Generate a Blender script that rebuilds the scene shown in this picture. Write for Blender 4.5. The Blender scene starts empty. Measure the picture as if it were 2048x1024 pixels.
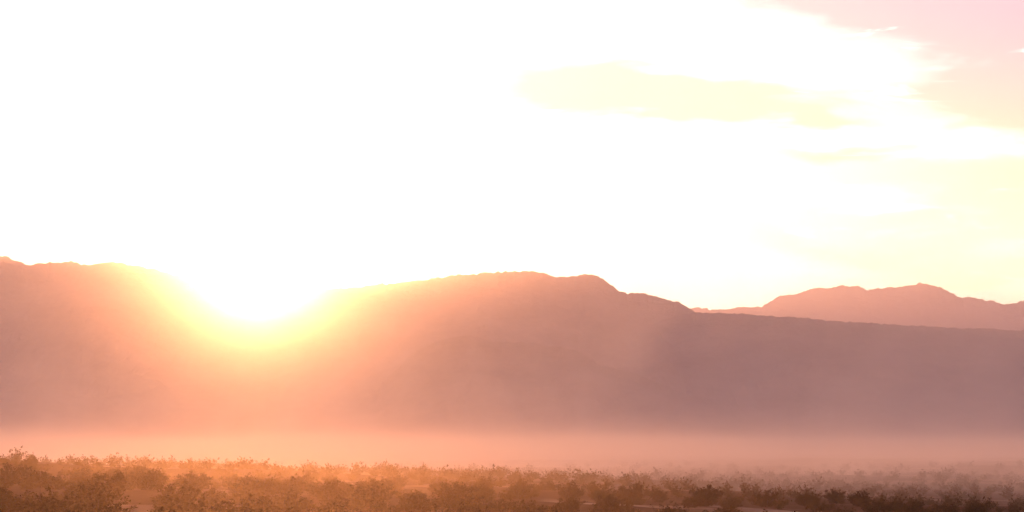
import bpy, math, random
import numpy as np
from mathutils import Vector, Matrix, noise as mnoise

C = bpy.context.scene
COL = C.collection
R = math.radians

# ------------------------------------------------------------------ camera
F = 2048 * 100.0 / 36.0            # focal length in pixels of the 2048 px wide photograph
HORIZON = 880.0                    # photo row of the true horizon
CAM_Z = 3.5
PITCH = math.atan((HORIZON - 512) / F)
cam_d = bpy.data.cameras.new('camera'); cam = bpy.data.objects.new('camera', cam_d); COL.objects.link(cam)
cam_d.lens = 100; cam_d.sensor_width = 36; cam_d.clip_start = 0.5; cam_d.clip_end = 120000
cam.location = (0, 0, CAM_Z); cam.rotation_euler = (R(90) + PITCH, 0, 0)
C.camera = cam


def ray(px, py):
    """direction (x/y, z/y) of a pixel of the photograph"""
    u = (px - 1024) / F; v = (512 - py) / F
    y = math.cos(PITCH) - v * math.sin(PITCH); z = math.sin(PITCH) + v * math.cos(PITCH)
    return u / y, z / y


# ------------------------------------------------------------------ render, exposure
C.render.engine = 'CYCLES'
C.cycles.use_denoising = True
C.cycles.use_adaptive_sampling = True; C.cycles.adaptive_threshold = 0.02
C.cycles.max_bounces = 6; C.cycles.volume_bounces = 1; C.cycles.transparent_max_bounces = 24
C.cycles.diffuse_bounces = 2; C.cycles.glossy_bounces = 1
C.cycles.sample_clamp_indirect = 4
C.cycles.volume_step_rate = 1.0; C.cycles.volume_max_steps = 96
vs = C.view_settings
vs.view_transform = 'Standard'; vs.look = 'None'; vs.gamma = 1; vs.use_curve_mapping = False
EXPOSURE = 1.0
vs.exposure = EXPOSURE

# ------------------------------------------------------------------ sun
SUN_PX, SUN_PY = 520, 548
su, sv = ray(SUN_PX, SUN_PY)
SUN_DIR = Vector((su, 1, sv)).normalized()
SUN_EL = math.asin(SUN_DIR.z); SUN_AZ = math.atan2(SUN_DIR.x, SUN_DIR.y)
sun_d = bpy.data.lights.new('sun', 'SUN'); sun = bpy.data.objects.new('sun', sun_d); COL.objects.link(sun)
sun_d.energy = 2.5; sun_d.angle = R(0.53); sun_d.color = (1.0, 0.39, 0.135)
sun.rotation_euler = (-SUN_DIR).to_track_quat('-Z', 'Y').to_euler()


# ------------------------------------------------------------------ node maths helper
class N:
    """an output socket or a number, with arithmetic that makes Math nodes"""
    def __init__(s, nt, sock): s.nt = nt; s.s = sock
    def _m(s, op, *a):
        n = s.nt.nodes.new('ShaderNodeMath'); n.operation = op
        for i, v in enumerate((s,) + a):
            if isinstance(v, N): s.nt.links.new(v.s, n.inputs[i])
            else: n.inputs[i].default_value = v
        return N(s.nt, n.outputs[0])
    def __add__(s, o): return s._m('ADD', o)
    __radd__ = __add__
    def __mul__(s, o): return s._m('MULTIPLY', o)
    __rmul__ = __mul__
    def __sub__(s, o): return s._m('SUBTRACT', o)
    def __rsub__(s, o): return (s * -1.0) + o
    def __truediv__(s, o): return s._m('DIVIDE', o)
    def pow(s, o): return s._m('POWER', o)
    def exp(s): return s._m('EXPONENT')
    def atan2(s, o): return s._m('ARCTAN2', o)
    def asin(s): return s._m('ARCSINE')
    def acos(s): return s._m('ARCCOSINE')
    def max(s, o): return s._m('MAXIMUM', o)
    def min(s, o): return s._m('MINIMUM', o)
    def step(s, a, b):
        n = s.nt.nodes.new('ShaderNodeMapRange'); n.interpolation_type = 'SMOOTHERSTEP'
        s.nt.links.new(s.s, n.inputs['Value'])
        n.inputs['From Min'].default_value = a; n.inputs['From Max'].default_value = b
        return N(s.nt, n.outputs[0])


def comb(nt, x, y, z):
    n = nt.nodes.new('ShaderNodeCombineXYZ')
    for i, v in enumerate((x, y, z)):
        if isinstance(v, N): nt.links.new(v.s, n.inputs[i])
        else: n.inputs[i].default_value = v
    return n.outputs[0]


def noise(nt, vec, scale, detail=3, rough=.5, dist=0.0):
    n = nt.nodes.new('ShaderNodeTexNoise')
    n.inputs['Scale'].default_value = scale; n.inputs['Detail'].default_value = detail
    n.inputs['Roughness'].default_value = rough; n.inputs['Distortion'].default_value = dist
    nt.links.new(vec, n.inputs['Vector'])
    return N(nt, n.outputs[0])


def mixc(nt, fac, a, b, mode='MIX'):
    n = nt.nodes.new('ShaderNodeMix'); n.data_type = 'RGBA'; n.blend_type = mode
    n.clamp_factor = False
    for i, v in ((0, fac), (6, a), (7, b)):
        if isinstance(v, N): v = v.s
        if hasattr(v, 'is_linked'): nt.links.new(v, n.inputs[i])
        elif i == 0: n.inputs[i].default_value = v
        else: n.inputs[i].default_value = tuple(v) + (1,)
    return n.outputs[2]


# ------------------------------------------------------------------ sky
W = bpy.data.worlds.new('World'); C.world = W; W.use_nodes = True
nt = W.node_tree; nt.nodes.clear()
out = nt.nodes.new('ShaderNodeOutputWorld'); bg = nt.nodes.new('ShaderNodeBackground')
sky = nt.nodes.new('ShaderNodeTexSky'); sky.sky_type = 'NISHITA'; sky.sun_disc = False
sky.sun_elevation = SUN_EL; sky.sun_rotation = SUN_AZ
sky.air_density = 1.0; sky.dust_density = 3.0; sky.ozone_density = 1.5
tc = nt.nodes.new('ShaderNodeTexCoord'); sep = nt.nodes.new('ShaderNodeSeparateXYZ')
nt.links.new(tc.outputs['Generated'], sep.inputs[0])
dx, dy, dz = (N(nt, sep.outputs[i]) for i in range(3))
DEG = F * math.pi / 180            # photo pixels per degree
az = dx.atan2(dy) * (180 / math.pi); el = dz.asin() * (180 / math.pi)
# wind-stretched warp so that cloud edges are ragged streaks
w1 = noise(nt, comb(nt, az * .35, el * 1.4, 0.0), 1.0, 5, .55) - .5
w2 = noise(nt, comb(nt, az * .3 + 40, el * 1.1, 3.0), 1.0, 4, .55) - .5
azw = az + w2 * 1.6; elw = el + w1 * 1.3


def blob(px, py, sx, sy, ang, amp, p=1.0):
    cx = (px - 1024) / DEG; cy = (HORIZON - py) / DEG
    ca, sa = math.cos(R(ang)), math.sin(R(ang))
    ax = azw - cx; ay = elw - cy
    q = (ax * (ca * DEG / sx) + ay * (sa * DEG / sx)).pow(2.0) + (ax * (-sa * DEG / sy) + ay * (ca * DEG / sy)).pow(2.0)
    return (q * -1.0).exp() * amp


# angle to the sun (degrees)
ca_ = (dx * SUN_DIR.x + dy * SUN_DIR.y + dz * SUN_DIR.z).min(0.999999)
th = ca_.acos() * (180 / math.pi)
glow = ((th * (1 / 10.2)).pow(2.0) * -1.0).exp()                    # wide aureole of thin cirrus and dust round the sun
streak = noise(nt, comb(nt, az * .22, el * 1.1, 9.0), 1.0, 7, .6, .4).step(.48, .66)
fine = noise(nt, comb(nt, az * .45 + elw * .4, el * 3.2, 5.0), 1.0, 6, .62, .6).step(.58, .68)
cloud = (streak * .45 + fine * streak.max(.55) + glow * 1.9
         + blob(1330, 75, 460, 62, -5, 1.0) + blob(1620, 135, 230, 36, -6, .9)
         + blob(1900, 292, 330, 16, -3, .9) + blob(1480, 262, 260, 26, -2, .6)
         + blob(1300, 350, 260, 90, 0, .6) + blob(1250, 520, 420, 60, -6, .5)
         - blob(1960, 10, 640, 74, -8, 1.7) - blob(2060, 190, 420, 80, -8, .8)
         - blob(1190, 185, 235, 58, 0, 2.0) - blob(1430, 208, 240, 38, -6, 1.1) - blob(1660, 245, 120, 14, -10, .8)
         - blob(1640, 310, 130, 14, 0, .6) - blob(1640, 500, 160, 22, -10, .5)).max(0.0).min(1.0)
grad = el.step(1.5, 9.5)                          # amber near the horizon to rose higher up
clear = mixc(nt, grad, (9.8, 10.6, 5.0), (8.4, 2.5, 4.8))
clear = mixc(nt, el.step(1.8, 6.0), (14.5, 18.5, 11.5), clear)
high = el.step(8.0, 45.0)
clear = mixc(nt, high, clear, (1.9, 1.7, 2.7))
away = th.step(12.0, 75.0)
clear = mixc(nt, away, clear, (1.6, 1.3, 1.8))
skyc = mixc(nt, 0.75, sky.outputs[0], clear)
cl_col = mixc(nt, th.step(6.0, 60.0), (11.0, 10.2, 9.6), (2.6, 2.1, 2.4))
cl_col = mixc(nt, el.step(1.5, 6.0), mixc(nt, th.step(6.0, 60.0), (14.5, 16.5, 13.0), (3.5, 3.2, 3.3)), cl_col)
tot = mixc(nt, cloud, skyc, cl_col)
nt.links.new(tot, bg.inputs[0]); bg.inputs[1].default_value = 0.10
nt.links.new(bg.outputs[0], out.inputs[0])


# ------------------------------------------------------------------ object helpers
def tag(o, label=None, cat=None, group=None, kind=None):
    if label: o['label'] = label
    if cat: o['category'] = cat
    if group: o['group'] = group
    if kind: o['kind'] = kind
    return o


def mesh_np(name, V, Fq, smooth=True):
    me = bpy.data.meshes.new(name)
    V = np.asarray(V, dtype=np.float32); Fq = np.asarray(Fq, dtype=np.int32)
    k = Fq.shape[1]
    me.vertices.add(len(V)); me.vertices.foreach_set('co', V.ravel())
    me.loops.add(Fq.size); me.loops.foreach_set('vertex_index', Fq.ravel())
    me.polygons.add(len(Fq)); me.polygons.foreach_set('loop_start', np.arange(0, Fq.size, k, dtype=np.int32))
    me.update(calc_edges=True); me.validate()
    if smooth: me.polygons.foreach_set('use_smooth', np.ones(len(Fq), dtype=bool))
    return me


def obj(name, me, mat=None, parent=None):
    o = bpy.data.objects.new(name, me); COL.objects.link(o)
    if mat and not me.materials: me.materials.append(mat)
    if parent: o.parent = parent
    return o


def grid_faces(nx, ny):
    i = np.arange(nx - 1); j = np.arange(ny - 1)
    I, J = np.meshgrid(i, j)
    a = (J * nx + I).ravel()
    return np.stack([a, a + 1, a + nx + 1, a + nx], 1)


def material(name):
    m = bpy.data.materials.new(name); m.use_nodes = True
    nt = m.node_tree; b = nt.nodes['Principled BSDF']
    b.inputs['Roughness'].default_value = .9; b.inputs['Specular IOR Level'].default_value = .2
    return m, nt, b


# value noise on numpy arrays, for terrain
rng = np.random.default_rng(7)
TBL = rng.random((256, 256))
def vnoise(x, y):
    xi = np.floor(x).astype(int); yi = np.floor(y).astype(int)
    fx = x - xi; fy = y - yi
    fx = fx * fx * fx * (fx * (fx * 6 - 15) + 10); fy = fy * fy * fy * (fy * (fy * 6 - 15) + 10)
    t = lambda a, b: TBL[a % 256, b % 256]
    return (t(xi, yi) * (1 - fx) + t(xi + 1, yi) * fx) * (1 - fy) + (t(xi, yi + 1) * (1 - fx) + t(xi + 1, yi + 1) * fx) * fy
def fbm(x, y, o=5, ridged=False):
    s = 0; a = 1; tot = 0
    for k in range(o):
        n = vnoise(x * 2 ** k + 17.3 * k, y * 2 ** k + 9.1 * k)
        if ridged: n = 1 - np.abs(2 * n - 1)
        s = s + a * n; tot += a; a *= .5
    return s / tot


def sstep(x, a, b):
    t = np.clip((x - a) / (b - a), 0, 1); return t * t * (3 - 2 * t)


# ------------------------------------------------------------------ ground
def ground_z(x, y):
    x = np.asarray(x, dtype=float); y = np.asarray(y, dtype=float)
    near = 1 - sstep(y, 230, 520)
    side = np.tanh(x / 120.0) * 120.0
    tilt = (-0.046 * side - 0.58) * near
    lumps = (fbm(x / 22 + 5, y / 30 + 2, 4) - .5) * 0.9 * (1 - sstep(y, 500, 1400))
    lumps = lumps + (fbm(x / 5 + 50, y / 9 + 20, 3) - .5) * 0.22 * (1 - sstep(y, 200, 400))
    flat = -2.2 * sstep(y, 240, 520)
    far = -14 * sstep(y, 14000, 30000)
    return tilt + lumps + flat + far


def ground():
    ys = np.concatenate([np.arange(-60, 60, 8), np.arange(60, 300, 1.0), np.geomspace(300, 30000, 130)])
    t = np.linspace(-1, 1, 281)
    V = []
    for y in ys:
        w = max(60, 0.24 * abs(y)); 
        xs = t * w
        # outer skirt so the sheet reaches the horizon at the sides too
        big = np.sign(t) * np.maximum(0, np.abs(t) - .86) ** 1.0 * (30000 / .14)
        xs = xs + big
        V.append(np.stack([xs, np.full_like(xs, y), ground_z(xs, np.full_like(xs, y))], 1))
    V = np.concatenate(V)
    return mesh_np('ground', V, grid_faces(len(t), len(ys)))


gm, nt, b = material('desert_soil'); b.inputs['Specular IOR Level'].default_value = 0.0
geo = nt.nodes.new('ShaderNodeNewGeometry'); sp = nt.nodes.new('ShaderNodeSeparateXYZ')
nt.links.new(geo.outputs['Position'], sp.inputs[0])
gx, gy = N(nt, sp.outputs[0]), N(nt, sp.outputs[1])
pale = noise(nt, comb(nt, gx * .045, gy * .03, 0.0), 1.0, 4, .55, .5).step(.52, .64)
grit = noise(nt, geo.outputs['Position'], 1.7, 6, .65)
c1 = mixc(nt, grit, (.095, .052, .030), (.15, .085, .050))
strip = (((gy - 199.0) * .16 + noise(nt, comb(nt, gx * .12, 0.0, 2.0), 1.0, 2, .5) * 5.0 - 2.5).pow(2.0) * -1.0).exp() * gx.step(1.0, 4.0) * (1.0 - gx.step(20.0, 26.0)) * noise(nt, comb(nt, gx * .25, gy * .05, 8.0), 1.0, 2, .5).step(.38, .5)
c1 = mixc(nt, strip.min(1.0), c1, (.42, .29, .21))
c2 = mixc(nt, pale, c1, (.25, .155, .10))
nt.links.new(c2, b.inputs['Base Color'])
bp = nt.nodes.new('ShaderNodeBump'); bp.inputs['Strength'].default_value = .5; bp.inputs['Distance'].default_value = .1
nt.links.new(noise(nt, geo.outputs['Position'], 3.0, 5, .6).s, bp.inputs['Height']); nt.links.new(bp.outputs[0], b.inputs['Normal'])
tag(obj('ground', ground(), gm), 'reddish brown desert ground with pale bare sandy patches between shrubs', kind='structure')


# ------------------------------------------------------------------ mountains
mm, nt, b = material('mountain_rock')
geo = nt.nodes.new('ShaderNodeNewGeometry')
mp = nt.nodes.new('ShaderNodeMapping'); mp.inputs['Scale'].default_value = (1, 1, 2.2)
nt.links.new(geo.outputs['Position'], mp.inputs[0])
r1 = noise(nt, mp.outputs[0], .006, 8, .62, .6); r2 = noise(nt, mp.outputs[0], .05, 6, .65)
nt.links.new(mixc(nt, (r1 * .6 + r2 * .4).step(.35, .65), (.12, .085, .065), (.19, .135, .105)), b.inputs['Base Color'])
bp = nt.nodes.new('ShaderNodeBump'); bp.inputs['Strength'].default_value = 1; bp.inputs['Distance'].default_value = 18
nt.links.new(noise(nt, mp.outputs[0], .02, 8, .6).s, bp.inputs['Height']); nt.links.new(bp.outputs[0], b.inputs['Normal'])


def mountain(name, label, prof, dist, front, back, seed, base=-6.0, rough=1.0, nx=1300, ny=80, spur=420.0, depth_wob=260.0):
    """a range whose crest, seen from the camera, follows prof = [(px, py), ...]; dist = metres to the crest"""
    P = np.array(prof, float)
    pxs = np.linspace(P[0, 0], P[-1, 0], nx)
    pys = np.interp(pxs, P[:, 0], P[:, 1])
    jag = (fbm(pxs / 26.0 + seed, pxs * 0 + seed, 4) - .5) * 7.0 * rough + (fbm(pxs / 7.0 + seed, pxs * 0 + 3.3, 3) - .5) * 7.0 * rough
    uv = np.array([ray(a, bb) for a, bb in zip(pxs, pys)])
    yc = dist + (fbm(pxs / 340 + seed * 3, pxs * 0 + 1.0, 3) - .5) * 2 * depth_wob
    t = np.concatenate([-np.linspace(1, 0, int(ny * .68)) ** 1.6, np.linspace(0, 1, ny - int(ny * .68) + 1)[1:] ** 1.5])
    Y = yc[None, :] + np.where(t[:, None] < 0, t[:, None] * front, t[:, None] * back)
    X = uv[:, 0][None, :] * yc[None, :] + 0 * Y
    a = np.abs(t)[:, None]
    Hc = (CAM_Z + uv[:, 1] * yc)[None, :] - base - (jag / F * yc)[None, :] * (1 - sstep(a, .0, .035))
    shape = (1 - a) ** 1.4 * (1 - .07 * sstep(a, 0, .03)) * (1 - .25 * sstep(a, .55, 1.0))
    rg = fbm(X / spur + seed, Y / (spur * 1.7) + seed * 2, 6, True)
    rg2 = fbm(X / 130 + seed, Y / 170 + seed, 5, True)
    cut = (1 - rg) * 1.05 + (1 - rg2) * .22
    H = Hc * shape * (1 - cut * np.clip(a * 2.6, 0, 1) * .75) 
    X = X + (fbm(X / 500 + 9, Y / 300 + seed, 3) - .5) * 160 * np.clip(a * 3, 0, 1)
    Z = base + H
    V = np.stack([X, Y, Z], 2).reshape(-1, 3)
    me = mesh_np(name, V, grid_faces(nx, len(t)))
    return tag(obj(name, me, mm), label, kind='structure')


LEFT = [(-900, 560), (-600, 520), (-380, 560), (-180, 505), (-60, 520), (0, 513), (12, 512), (30, 520), (60, 531), (85, 526), (112, 527), (145, 524), (170, 530),
        (215, 523), (262, 530), (300, 538), (350, 548), (385, 562), (420, 578), (455, 597), (490, 608), (530, 612), (570, 603), (610, 588),  # crest lowered here to give the sun's bloom its notch shape
        (645, 580), (680, 576), (740, 572), (800, 565), (860, 558), (920, 550), (985, 544), (1030, 543), (1060, 542), (1090, 547),
        (1112, 553), (1150, 555), (1160, 550), (1185, 549), (1205, 558), (1225, 569), (1238, 582), (1255, 586), (1285, 585), (1312, 593),
        (1335, 601), (1358, 604), (1380, 617), (1410, 636), (1470, 662), (1540, 690), (1640, 730), (1760, 775), (1900, 830), (2000, 868)]
mountain('mountain', 'rugged brown mountain range with crest lowered for the bloom of the setting sun', LEFT, 8200, 3000, 2600, 3.7)
FAR = [(1100, 700), (1150, 690), (1260, 640), (1340, 622), (1385, 617), (1405, 617), (1430, 620), (1470, 616), (1512, 610), (1522, 611), (1545, 600), (1560, 593), (1590, 588),
       (1620, 579), (1680, 572), (1715, 573), (1738, 580), (1790, 573), (1845, 566), (1880, 574), (1905, 585), (1925, 594), (1937, 591),
       (1955, 596), (1980, 602), (2010, 609), (2035, 605), (2060, 601), (2150, 590), (2300, 610), (2500, 570), (2800, 600), (3000, 660)]
mountain('far_mountain', 'hazy pinkish mountain range above the shadow edge, at the right', FAR, 15200, 3400, 3400, 11.3)
NEAR = [(760, 770), (830, 700), (900, 675), (940, 672), (985, 682), (1060, 686), (1120, 694), (1160, 706), (1200, 728), (1260, 745), (1330, 772),
        (1420, 800), (1520, 832), (1640, 862)]
mountain('foothill', 'dark lower foothill ridge in front of the central mountain', NEAR, 6300, 1700, 1400, 21.9, nx=420, ny=90, spur=260, depth_wob=140)
SHADOW_EDGE = [(1150, 760), (1250, 680), (1320, 640), (1385, 625), (1500, 629), (1650, 640), (1800, 650), (1950, 657), (2060, 662), (2200, 640), (2400, 650), (2700, 700)]  # ridge added along the shadow edge in the air, standing in for it
mountain('shadow_edge_ridge', 'added ridge standing in for the shadow edge in the haze at right', SHADOW_EDGE, 7800, 2600, 2000, 31.1, nx=700, ny=70, rough=.7)


# ------------------------------------------------------------------ shrubs
def shrub_meshes(seed, rad, ht, nstem, nleaf, leaf, windy=.25, merged=False):
    """(leaf mesh data, stem mesh data): upright creosote-like bush, many thin stems fanning from the base"""
    r = random.Random(seed)
    SV, SF, LV, LF = [], [], [], []
    tips = []
    for i in range(nstem):
        a = r.uniform(0, 2 * math.pi); lean = r.uniform(.05, 1.7) ** .8
        L = ht * r.uniform(.62, 1.08) * (1 - .16 * lean)
        d = Vector((math.cos(a) * lean * rad / ht * 1.1, math.sin(a) * lean * rad / ht * 1.1, 1)); 
        p = Vector((r.uniform(-.12, .12), r.uniform(-.12, .12), -.08)); pts = [p.copy()]
        for k in range(4):
            d = d + Vector((r.uniform(-.22, .22) + windy * .10 * k, r.uniform(-.22, .22), -.02 * k))
            p = p + d.normalized() * L / 4; pts.append(p.copy())
        w0 = .018
        for k in range(4):
            w = w0 * (1 - k / 5.0); w2 = w0 * (1 - (k + 1) / 5.0)
            A, B = pts[k], pts[k + 1]; n = len(SV)
            for q, ww in ((A, w), (B, w2)):
                for m in range(3):
                    an = m * 2.094
                    SV.append((q.x + math.cos(an) * ww, q.y + math.sin(an) * ww, q.z))
            for m in range(3): SF.append((n + m, n + (m + 1) % 3, n + 3 + (m + 1) % 3, n + 3 + m))
        # side twigs
        for k in range(5):
            t = r.uniform(.15, 1); s = t * 4; j = min(3, int(s)); q = pts[j].lerp(pts[j + 1], s - j)
            e = q + Vector((r.uniform(-1, 1) + windy, r.uniform(-1, 1), r.uniform(.2, 1.1))).normalized() * L * r.uniform(.12, .3)
            n = len(SV); w = .007
            SV += [(q.x - w, q.y, q.z), (q.x + w, q.y, q.z), (e.x + w * .5, e.y, e.z), (e.x - w * .5, e.y, e.z)]
            SF.append((n, n + 1, n + 2, n + 3)); tips.append((q, e))
    for i in range(nleaf):
        q, e = r.choice(tips); c = q.lerp(e, r.uniform(.1, 1.08)) + Vector((r.gauss(0, .05), r.gauss(0, .05), r.gauss(0, .045)))
        if c.z < .05: continue
        u = Vector((r.gauss(0, 1) + windy, r.gauss(0, 1), r.gauss(0, 1) + .5)).normalized()
        v = u.cross(Vector((r.gauss(0, 1), r.gauss(0, 1), r.gauss(0, 1)))).normalized()
        s = leaf * r.uniform(.6, 1.4); n = len(LV)
        for pnt in (c - u * s * .5, c + v * s * .28, c + u * s * .6, c - v * s * .28): LV.append(tuple(pnt))
        LF.append((n, n + 1, n + 2, n + 3))
    return LV, LF, SV, SF


def leaf_mat(name, c1, c2, tr):
    m, nt, b = material(name)
    geo = nt.nodes.new('ShaderNodeNewGeometry'); oi = nt.nodes.new('ShaderNodeObjectInfo')
    rnd = N(nt, oi.outputs['Random']); ri = noise(nt, geo.outputs['Position'], 2.2, 4, .6)
    c = mixc(nt, (ri * .8 + rnd * .5 - .15).step(.2, .8), c1, c2)
    nt.links.new(c, b.inputs['Base Color'])
    t = nt.nodes.new('ShaderNodeBsdfTranslucent'); nt.links.new(mixc(nt, 1.0, c, tr, 'MULTIPLY'), t.inputs[0])
    mx = nt.nodes.new('ShaderNodeMixShader'); mx.inputs[0].default_value = .35
    o = nt.nodes['Material Output']
    nt.links.new(b.outputs[0], mx.inputs[1]); nt.links.new(t.outputs[0], mx.inputs[2]); nt.links.new(mx.outputs[0], o.inputs[0])
    return m


green = leaf_mat('shrub_leaves', (.045, .032, .009), (.095, .060, .017), (1.4, 1.2, .8))
dry = leaf_mat('dry_twigs', (.22, .15, .07), (.36, .26, .13), (1.2, 1.0, .7))
bark, nt, b = material('shrub_bark'); b.inputs['Base Color'].default_value = (.10, .065, .045, 1)
VAR = []
for i in range(8):
    rr = random.Random(100 + i)
    LV, LF, SV, SF = shrub_meshes(i, rr.uniform(.85, 1.15), rr.uniform(1.0, 1.4), 46, 3600, .085, windy=.3)
    a = mesh_np('foliage', LV, LF, False); a.materials.append(green)
    s = mesh_np('stems', SV, SF, False); s.materials.append(bark)
    VAR.append((a, s))
DRY = []
for i in range(3):
    LV, LF, SV, SF = shrub_meshes(50 + i, .75, .8, 26, 700, .06, windy=.5)
    a = mesh_np('foliage', LV, LF, False); a.materials.append(dry)
    s = mesh_np('stems', SV, SF, False); s.materials.append(dry)
    DRY.append((a, s))

rs = random.Random(5)
placed = []
def put(kind, x, y, scale, label, group, sq=1.0, name=None):
    a, s = rs.choice(VAR if kind == 'g' else DRY)
    root = bpy.data.objects.new('desert_shrub' if kind == 'g' else 'dry_shrub', None); COL.objects.link(root)
    root.empty_display_size = .3
    root.location = (x, y, float(ground_z(x, y)) - .03); root.rotation_euler = (0, 0, rs.uniform(-.5, .5))
    root.scale = (scale * sq, scale * sq, scale)
    obj('foliage', a, None, root); obj('stems', s, None, root)
    tag(root, label, 'shrub', group)
    placed.append((x, y, scale * sq))
    return root


def spot(px, dist):
    return (px - 1024) / F * dist


# shrubs one can point to: (px, distance, scale, squash, label)
HERO = [
    (20, 175, 1.15, 1.2, 'rounded brown shrub breaking the dust line in the left corner'),
    (215, 150, 1.15, 1.1, 'tall ragged shrub tuft above the left shrub line, below the left slope'),
    (300, 165, 1.0, 1.25, 'broad low shrub just right of the tall left tuft'),
    (385, 175, .95, 1.3, 'wide orange lit shrub in the left part of the shrub line'),
    (500, 178, .95, 1.0, 'small upright shrub in the line under the glare'),
    (590, 175, .9, 1.2, 'low shrub right of the glare, half lost in orange light'),
    (655, 160, 1.05, 1.0, 'shrub with a ragged crown below the right end of the glare'),
    (760, 190, .9, 1.4, 'flat topped shrub at the dust edge left of centre'),
    (880, 205, .95, 1.2, 'pair-like wide shrub crown left of centre, thinning at its top'),
    (965, 215, .95, 1.0, 'small shrub just left of the dark round reddish one'),
    (1042, 178, 1.15, 1.0, 'dark round reddish shrub standing alone near the centre'),
    (1140, 172, 1.2, 1.25, 'large dark olive shrub, first of the big pair right of centre'),
    (1255, 178, 1.15, 1.2, 'large dark olive shrub, second of the big pair right of centre'),
    (1405, 168, 1.35, 1.2, 'tallest olive shrub with spiky crown, right of the big pair'),
    (1530, 180, 1.15, 1.15, 'olive shrub with feathery top, right of the tallest spiky one'),
    (1610, 188, 1.0, 1.2, 'dark low shrub in the right half behind a pale sand strip'),
    (1665, 205, 1.05, 1.0, 'rounded green shrub rising behind the low dark shrubs at right'),
    (1715, 195, 1.05, 1.2, 'broad shrub at the dust edge in the right part of the line'),
    (1825, 190, 1.15, 1.1, 'dark dense shrub crown, well right in the shrub line'),
    (1890, 176, 1.1, 1.2, 'near dark brown shrub low in the right part'),
    (1945, 190, 1.2, 1.2, 'dark rounded shrub with green top near the right edge'),
    (2025, 178, 1.25, 1.2, 'darkest brown shrub filling the right corner'),
    (100, 112, 1.15, 1.1, 'near olive brown shrub in the lower left corner'),
    (185, 128, 1.2, 1.0, 'dark near shrub under the tall ragged left tuft'),
    (350, 135, 1.1, 1.2, 'near rust brown shrub beside a bare patch at left'),
    (1200, 160, .8, 1.2, 'small near shrub below the big olive pair'),
    (1460, 158, .9, 1.0, 'small dark shrub at the lower edge below the tallest spiky one'),
    (830, 145, 1.0, 1.4, 'near golden brown shrub mass at the lower edge left of centre'),
    (940, 142, 1.0, 1.3, 'near golden brown shrub touching the lower edge before the centre'),
    (590, 132, .9, 1.2, 'near red brown shrub at the lower edge under the glare'),
]
HERO = [(px, d + 36, sc * 1.12, sq, lab) if 1030 < px < 1750 and d > 165 else (px, d, sc, sq, lab) for px, d, sc, sq, lab in HERO]
for px, d, sc, sq, lab in HERO:
    put('g', spot(px, d), d, sc * (1.15 if px < 1000 else 1.0), lab, 'desert shrubs on the near slope', sq)
for px, d, sc, lab in [(255, 101, .9, 'pale dry grassy shrub, left one of two at the lower left edge'),
                       (405, 108, .95, 'pale dry twiggy shrub, right one of two at the lower left edge'),
                       (1440, 153, .9, 'reddish dry twiggy shrub at the lower edge right of centre'),
                       (1830, 160, .8, 'small dry bleached shrub on pale sand at lower right')]:
    put('d', spot(px, d), d, sc, lab, 'dry shrubs')

# the rest of the belt, thinned so that crowns do not coincide
cand = []
def density(px, d):
    base = .95
    # bare sandy clearings seen in the photograph
    if 1060 < px < 1740 and 158 < d < 206 and rs.random() < .9: return 0
    for cx, d0, w, dd in ((290, 116, 60, 12), (1000, 168, 50, 8), (690, 120, 80, 8), (1850, 180, 60, 8), (270, 160, 70, 8)):
        if abs(px - cx) < w and abs(d - d0) < dd: return 0
    return base
tries = 0
while len(cand) < 1200 and tries < 40000:
    tries += 1
    d = 76 + 400 * rs.random() ** 1.1; px = rs.uniform(-60, 2110); x = spot(px, d)
    if density(px, d) == 0: continue
    # below the frame: nothing of it would show
    z = float(ground_z(x, d)); py = HORIZON - (z + 1.7 - CAM_Z) / d * F
    if py > 1022: continue
    mn = 1.7
    if any((x - a) ** 2 + ((d - b_) * .8) ** 2 < (mn * (.6 + .4 * s_)) ** 2 for a, b_, s_ in placed + cand): continue
    cand.append((x, d, rs.uniform(.45, 1.1) * (1.0 if d < 205 else .8)))
cand.sort(key=lambda c: -c[2] / c[1])
ind, rest = cand[:262], cand[262:]
LAND = [(20, 'the rounded left corner shrub'), (215, 'the tall ragged left tuft'), (300, 'the broad shrub beside the left tuft'), (385, 'the wide orange lit shrub'),
        (500, 'the small upright shrub under the glare'), (590, 'the low shrub right of the glare'), (655, 'the ragged crown past the glare'),
        (760, 'the flat topped dust edge shrub'), (880, 'the wide crown left of centre'), (1042, 'the round reddish centre shrub'),
        (1140, 'the first big olive shrub'), (1255, 'the second big olive shrub'), (1405, 'the tallest spiky shrub'), (1530, 'the feathery topped shrub'),
        (1610, 'the low shrub behind pale sand'), (1715, 'the broad dust edge shrub at right'), (1825, 'the dense crown well right'),
        (1945, 'the green topped right shrub'), (2025, 'the darkest right corner shrub')]
LD = {h[0]: h[1] for h in HERO}
cells = {}
for x, d, sc in ind:
    px = 1024 + x / d * F
    lp, ln = min(LAND, key=lambda q: abs(q[0] - px))
    key = (('before' if d < LD[lp] else 'behind'), ('left' if px < lp else 'right'), ln)
    cells.setdefault(key, []).append((d, x, sc))
ORD = ['nearest', 'second nearest', 'third nearest', 'fourth nearest', 'fifth nearest', 'sixth nearest', 'seventh nearest', 'eighth nearest', 'ninth nearest', 'tenth nearest', 'eleventh nearest', 'twelfth nearest', 'thirteenth nearest', 'fourteenth nearest', 'fifteenth nearest', 'sixteenth nearest', 'seventeenth nearest']
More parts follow.
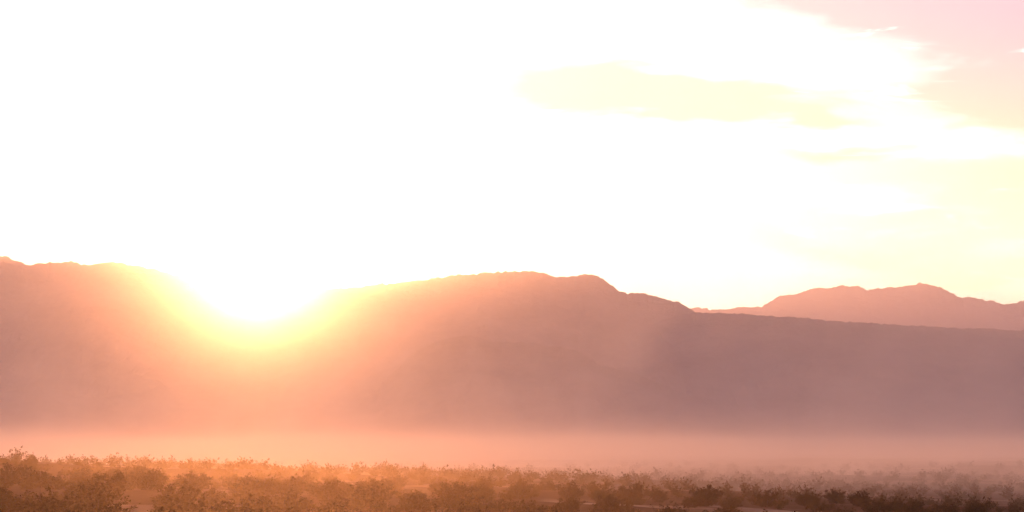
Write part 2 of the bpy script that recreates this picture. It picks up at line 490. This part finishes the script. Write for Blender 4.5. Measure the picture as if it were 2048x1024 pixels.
for (fb, lr, ln), mem in cells.items():
    mem.sort()
    for k, (d, x, sc) in enumerate(mem):
        if len(mem) == 1: rank = 'lone'
        elif k == len(mem) - 1: rank = 'farthest'
        else: rank = ORD[min(k, 16)]
        lab = f'{rank} shrub {fb} {ln}, on its {lr}'
        put('g', x, d, sc, lab, 'desert shrubs on the near slope', rs.uniform(1.15, 1.7))
# all smaller shrubs behind, one mass that dissolves into the dust
LVa, LFa, off = [], [], 0
lows = []
for i in range(5):
    LV, LF, SV, SF = shrub_meshes(200 + i, 1.05, 1.4, 22, 420, .17, windy=.3)
    lows.append((np.array(LV), np.array(LF)))
for i in range(max(len(rest), 1200)):
    if i < len(rest): x, d, sc = rest[i]
    else:
        d = rs.uniform(300, 620); x = spot(rs.uniform(-80, 2130), d); sc = rs.uniform(.7, 1.2)
    v, f = rs.choice(lows); a = rs.uniform(0, 6.28); ca, sa = math.cos(a), math.sin(a)
    vv = np.stack([(v[:, 0] * ca - v[:, 1] * sa) * sc * 1.15 + x, (v[:, 0] * sa + v[:, 1] * ca) * sc + d, v[:, 2] * sc + float(ground_z(x, d)) - .03], 1)
    LVa.append(vv); LFa.append(f + off); off += len(vv)
me = mesh_np('distant_shrubs', np.concatenate(LVa), np.concatenate(LFa), False)
tag(obj('distant_shrubs', me, green), 'faint far desert shrubs dissolving into the blowing dust', 'shrubs', kind='stuff')


# ------------------------------------------------------------------ air: haze and blowing dust
def box(name, x0, x1, y0, y1, z0, z1):
    V = [(x, y, z) for z in (z0, z1) for y in (y0, y1) for x in (x0, x1)]
    return mesh_np(name, V, [(0, 2, 3, 1), (4, 5, 7, 6), (0, 1, 5, 4), (2, 6, 7, 3), (0, 4, 6, 2), (1, 3, 7, 5)], False)


def vol(nt, dens, col, g):
    v = nt.nodes.new('ShaderNodeVolumePrincipled')
    v.inputs['Color'].default_value = tuple(col) + (1,); v.inputs['Anisotropy'].default_value = g
    if isinstance(dens, N): nt.links.new(dens.s, v.inputs['Density'])
    else: v.inputs['Density'].default_value = dens
    return v.outputs[0]


def vmat(name):
    m = bpy.data.materials.new(name); m.use_nodes = True; nt = m.node_tree; nt.nodes.clear()
    o = nt.nodes.new('ShaderNodeOutputMaterial'); return m, nt, o


def addsh(nt, a, b):
    n = nt.nodes.new('ShaderNodeAddShader'); nt.links.new(a, n.inputs[0]); nt.links.new(b, n.inputs[1]); return n.outputs[0]


hm, nt, o = vmat('haze_air')
nt.links.new(addsh(nt, addsh(nt, addsh(nt, vol(nt, 0.58e-5, (.98, .92, .84), .962), vol(nt, 0.20e-5, (.98, .98, .88), .985)), vol(nt, 1.75e-5, (.98, .89, .89), .8)), vol(nt, 5.0e-5, (.97, .85, .97), .1)), o.inputs['Volume'])
tag(obj('haze', box('haze', -32000, 32000, -1500, 31000, -30, 880), hm), 'warm evening haze filling the valley', kind='stuff')

DUST_FLARE, DUST_LOW, DUST_PLUME = 0.85e-3, 8.0e-3, 7.5e-4
dm, nt, o = vmat('dust')
geo = nt.nodes.new('ShaderNodeNewGeometry'); sp = nt.nodes.new('ShaderNodeSeparateXYZ')
nt.links.new(geo.outputs['Position'], sp.inputs[0])
X, Y, Z = (N(nt, sp.outputs[i]) for i in range(3))
n1 = noise(nt, comb(nt, X * .006, Y * .004, Z * .012), 1.0, 3, .5)
n2 = noise(nt, comb(nt, X * .02, Y * .008, Z * .05 + 4.0), 1.0, 3, .55).step(.25, .8) * 1.1 + .35
n3 = noise(nt, comb(nt, X * .011 + 7.0, Y * .003, Z * .006), 1.0, 4, .6, .5).step(.34, .64)
zz = (Z + 2.2).max(0.0)
top = n1.step(.3, .7) * 2.5 + 3.6                     # height of the thick creeping layer
low = ((zz / top).pow(2.0) * -1.0).exp() * n2
near = low * Y.step(15.0, 60.0) * (1.0 - Y.step(180.0, 330.0)) * (1.0 - X.step(-6.0, 30.0) * .85) * DUST_FLARE  # near dust added to veil the left shrubs like the sun's flare
plume = (zz / (n3 * 60.0 + 5.0) * -1.0).exp() * n2 * Y.step(260.0, 1100.0) * (1.0 - Y.step(2500.0, 4000.0)) * (n3 * 1.3 + .25) * DUST_PLUME
far = low * n2 * (Y + X * 0.2).step(222.0, 310.0) * (1.0 - Y.step(1400.0, 2600.0)) * DUST_LOW + plume
nt.links.new(addsh(nt, vol(nt, near, (.97, .72, .58), .93), vol(nt, far, (.95, .87, .78), .45)), o.inputs['Volume'])
try: dm.cycles.homogeneous_volume = False
except Exception: pass
dm.cycles.volume_step_rate = 0.3
tag(obj('blowing_dust', box('blowing_dust', -1100, 1100, 8, 4200, -12, 130), dm), 'bank of backlit dust blowing low over the valley floor', 'dust', kind='stuff')
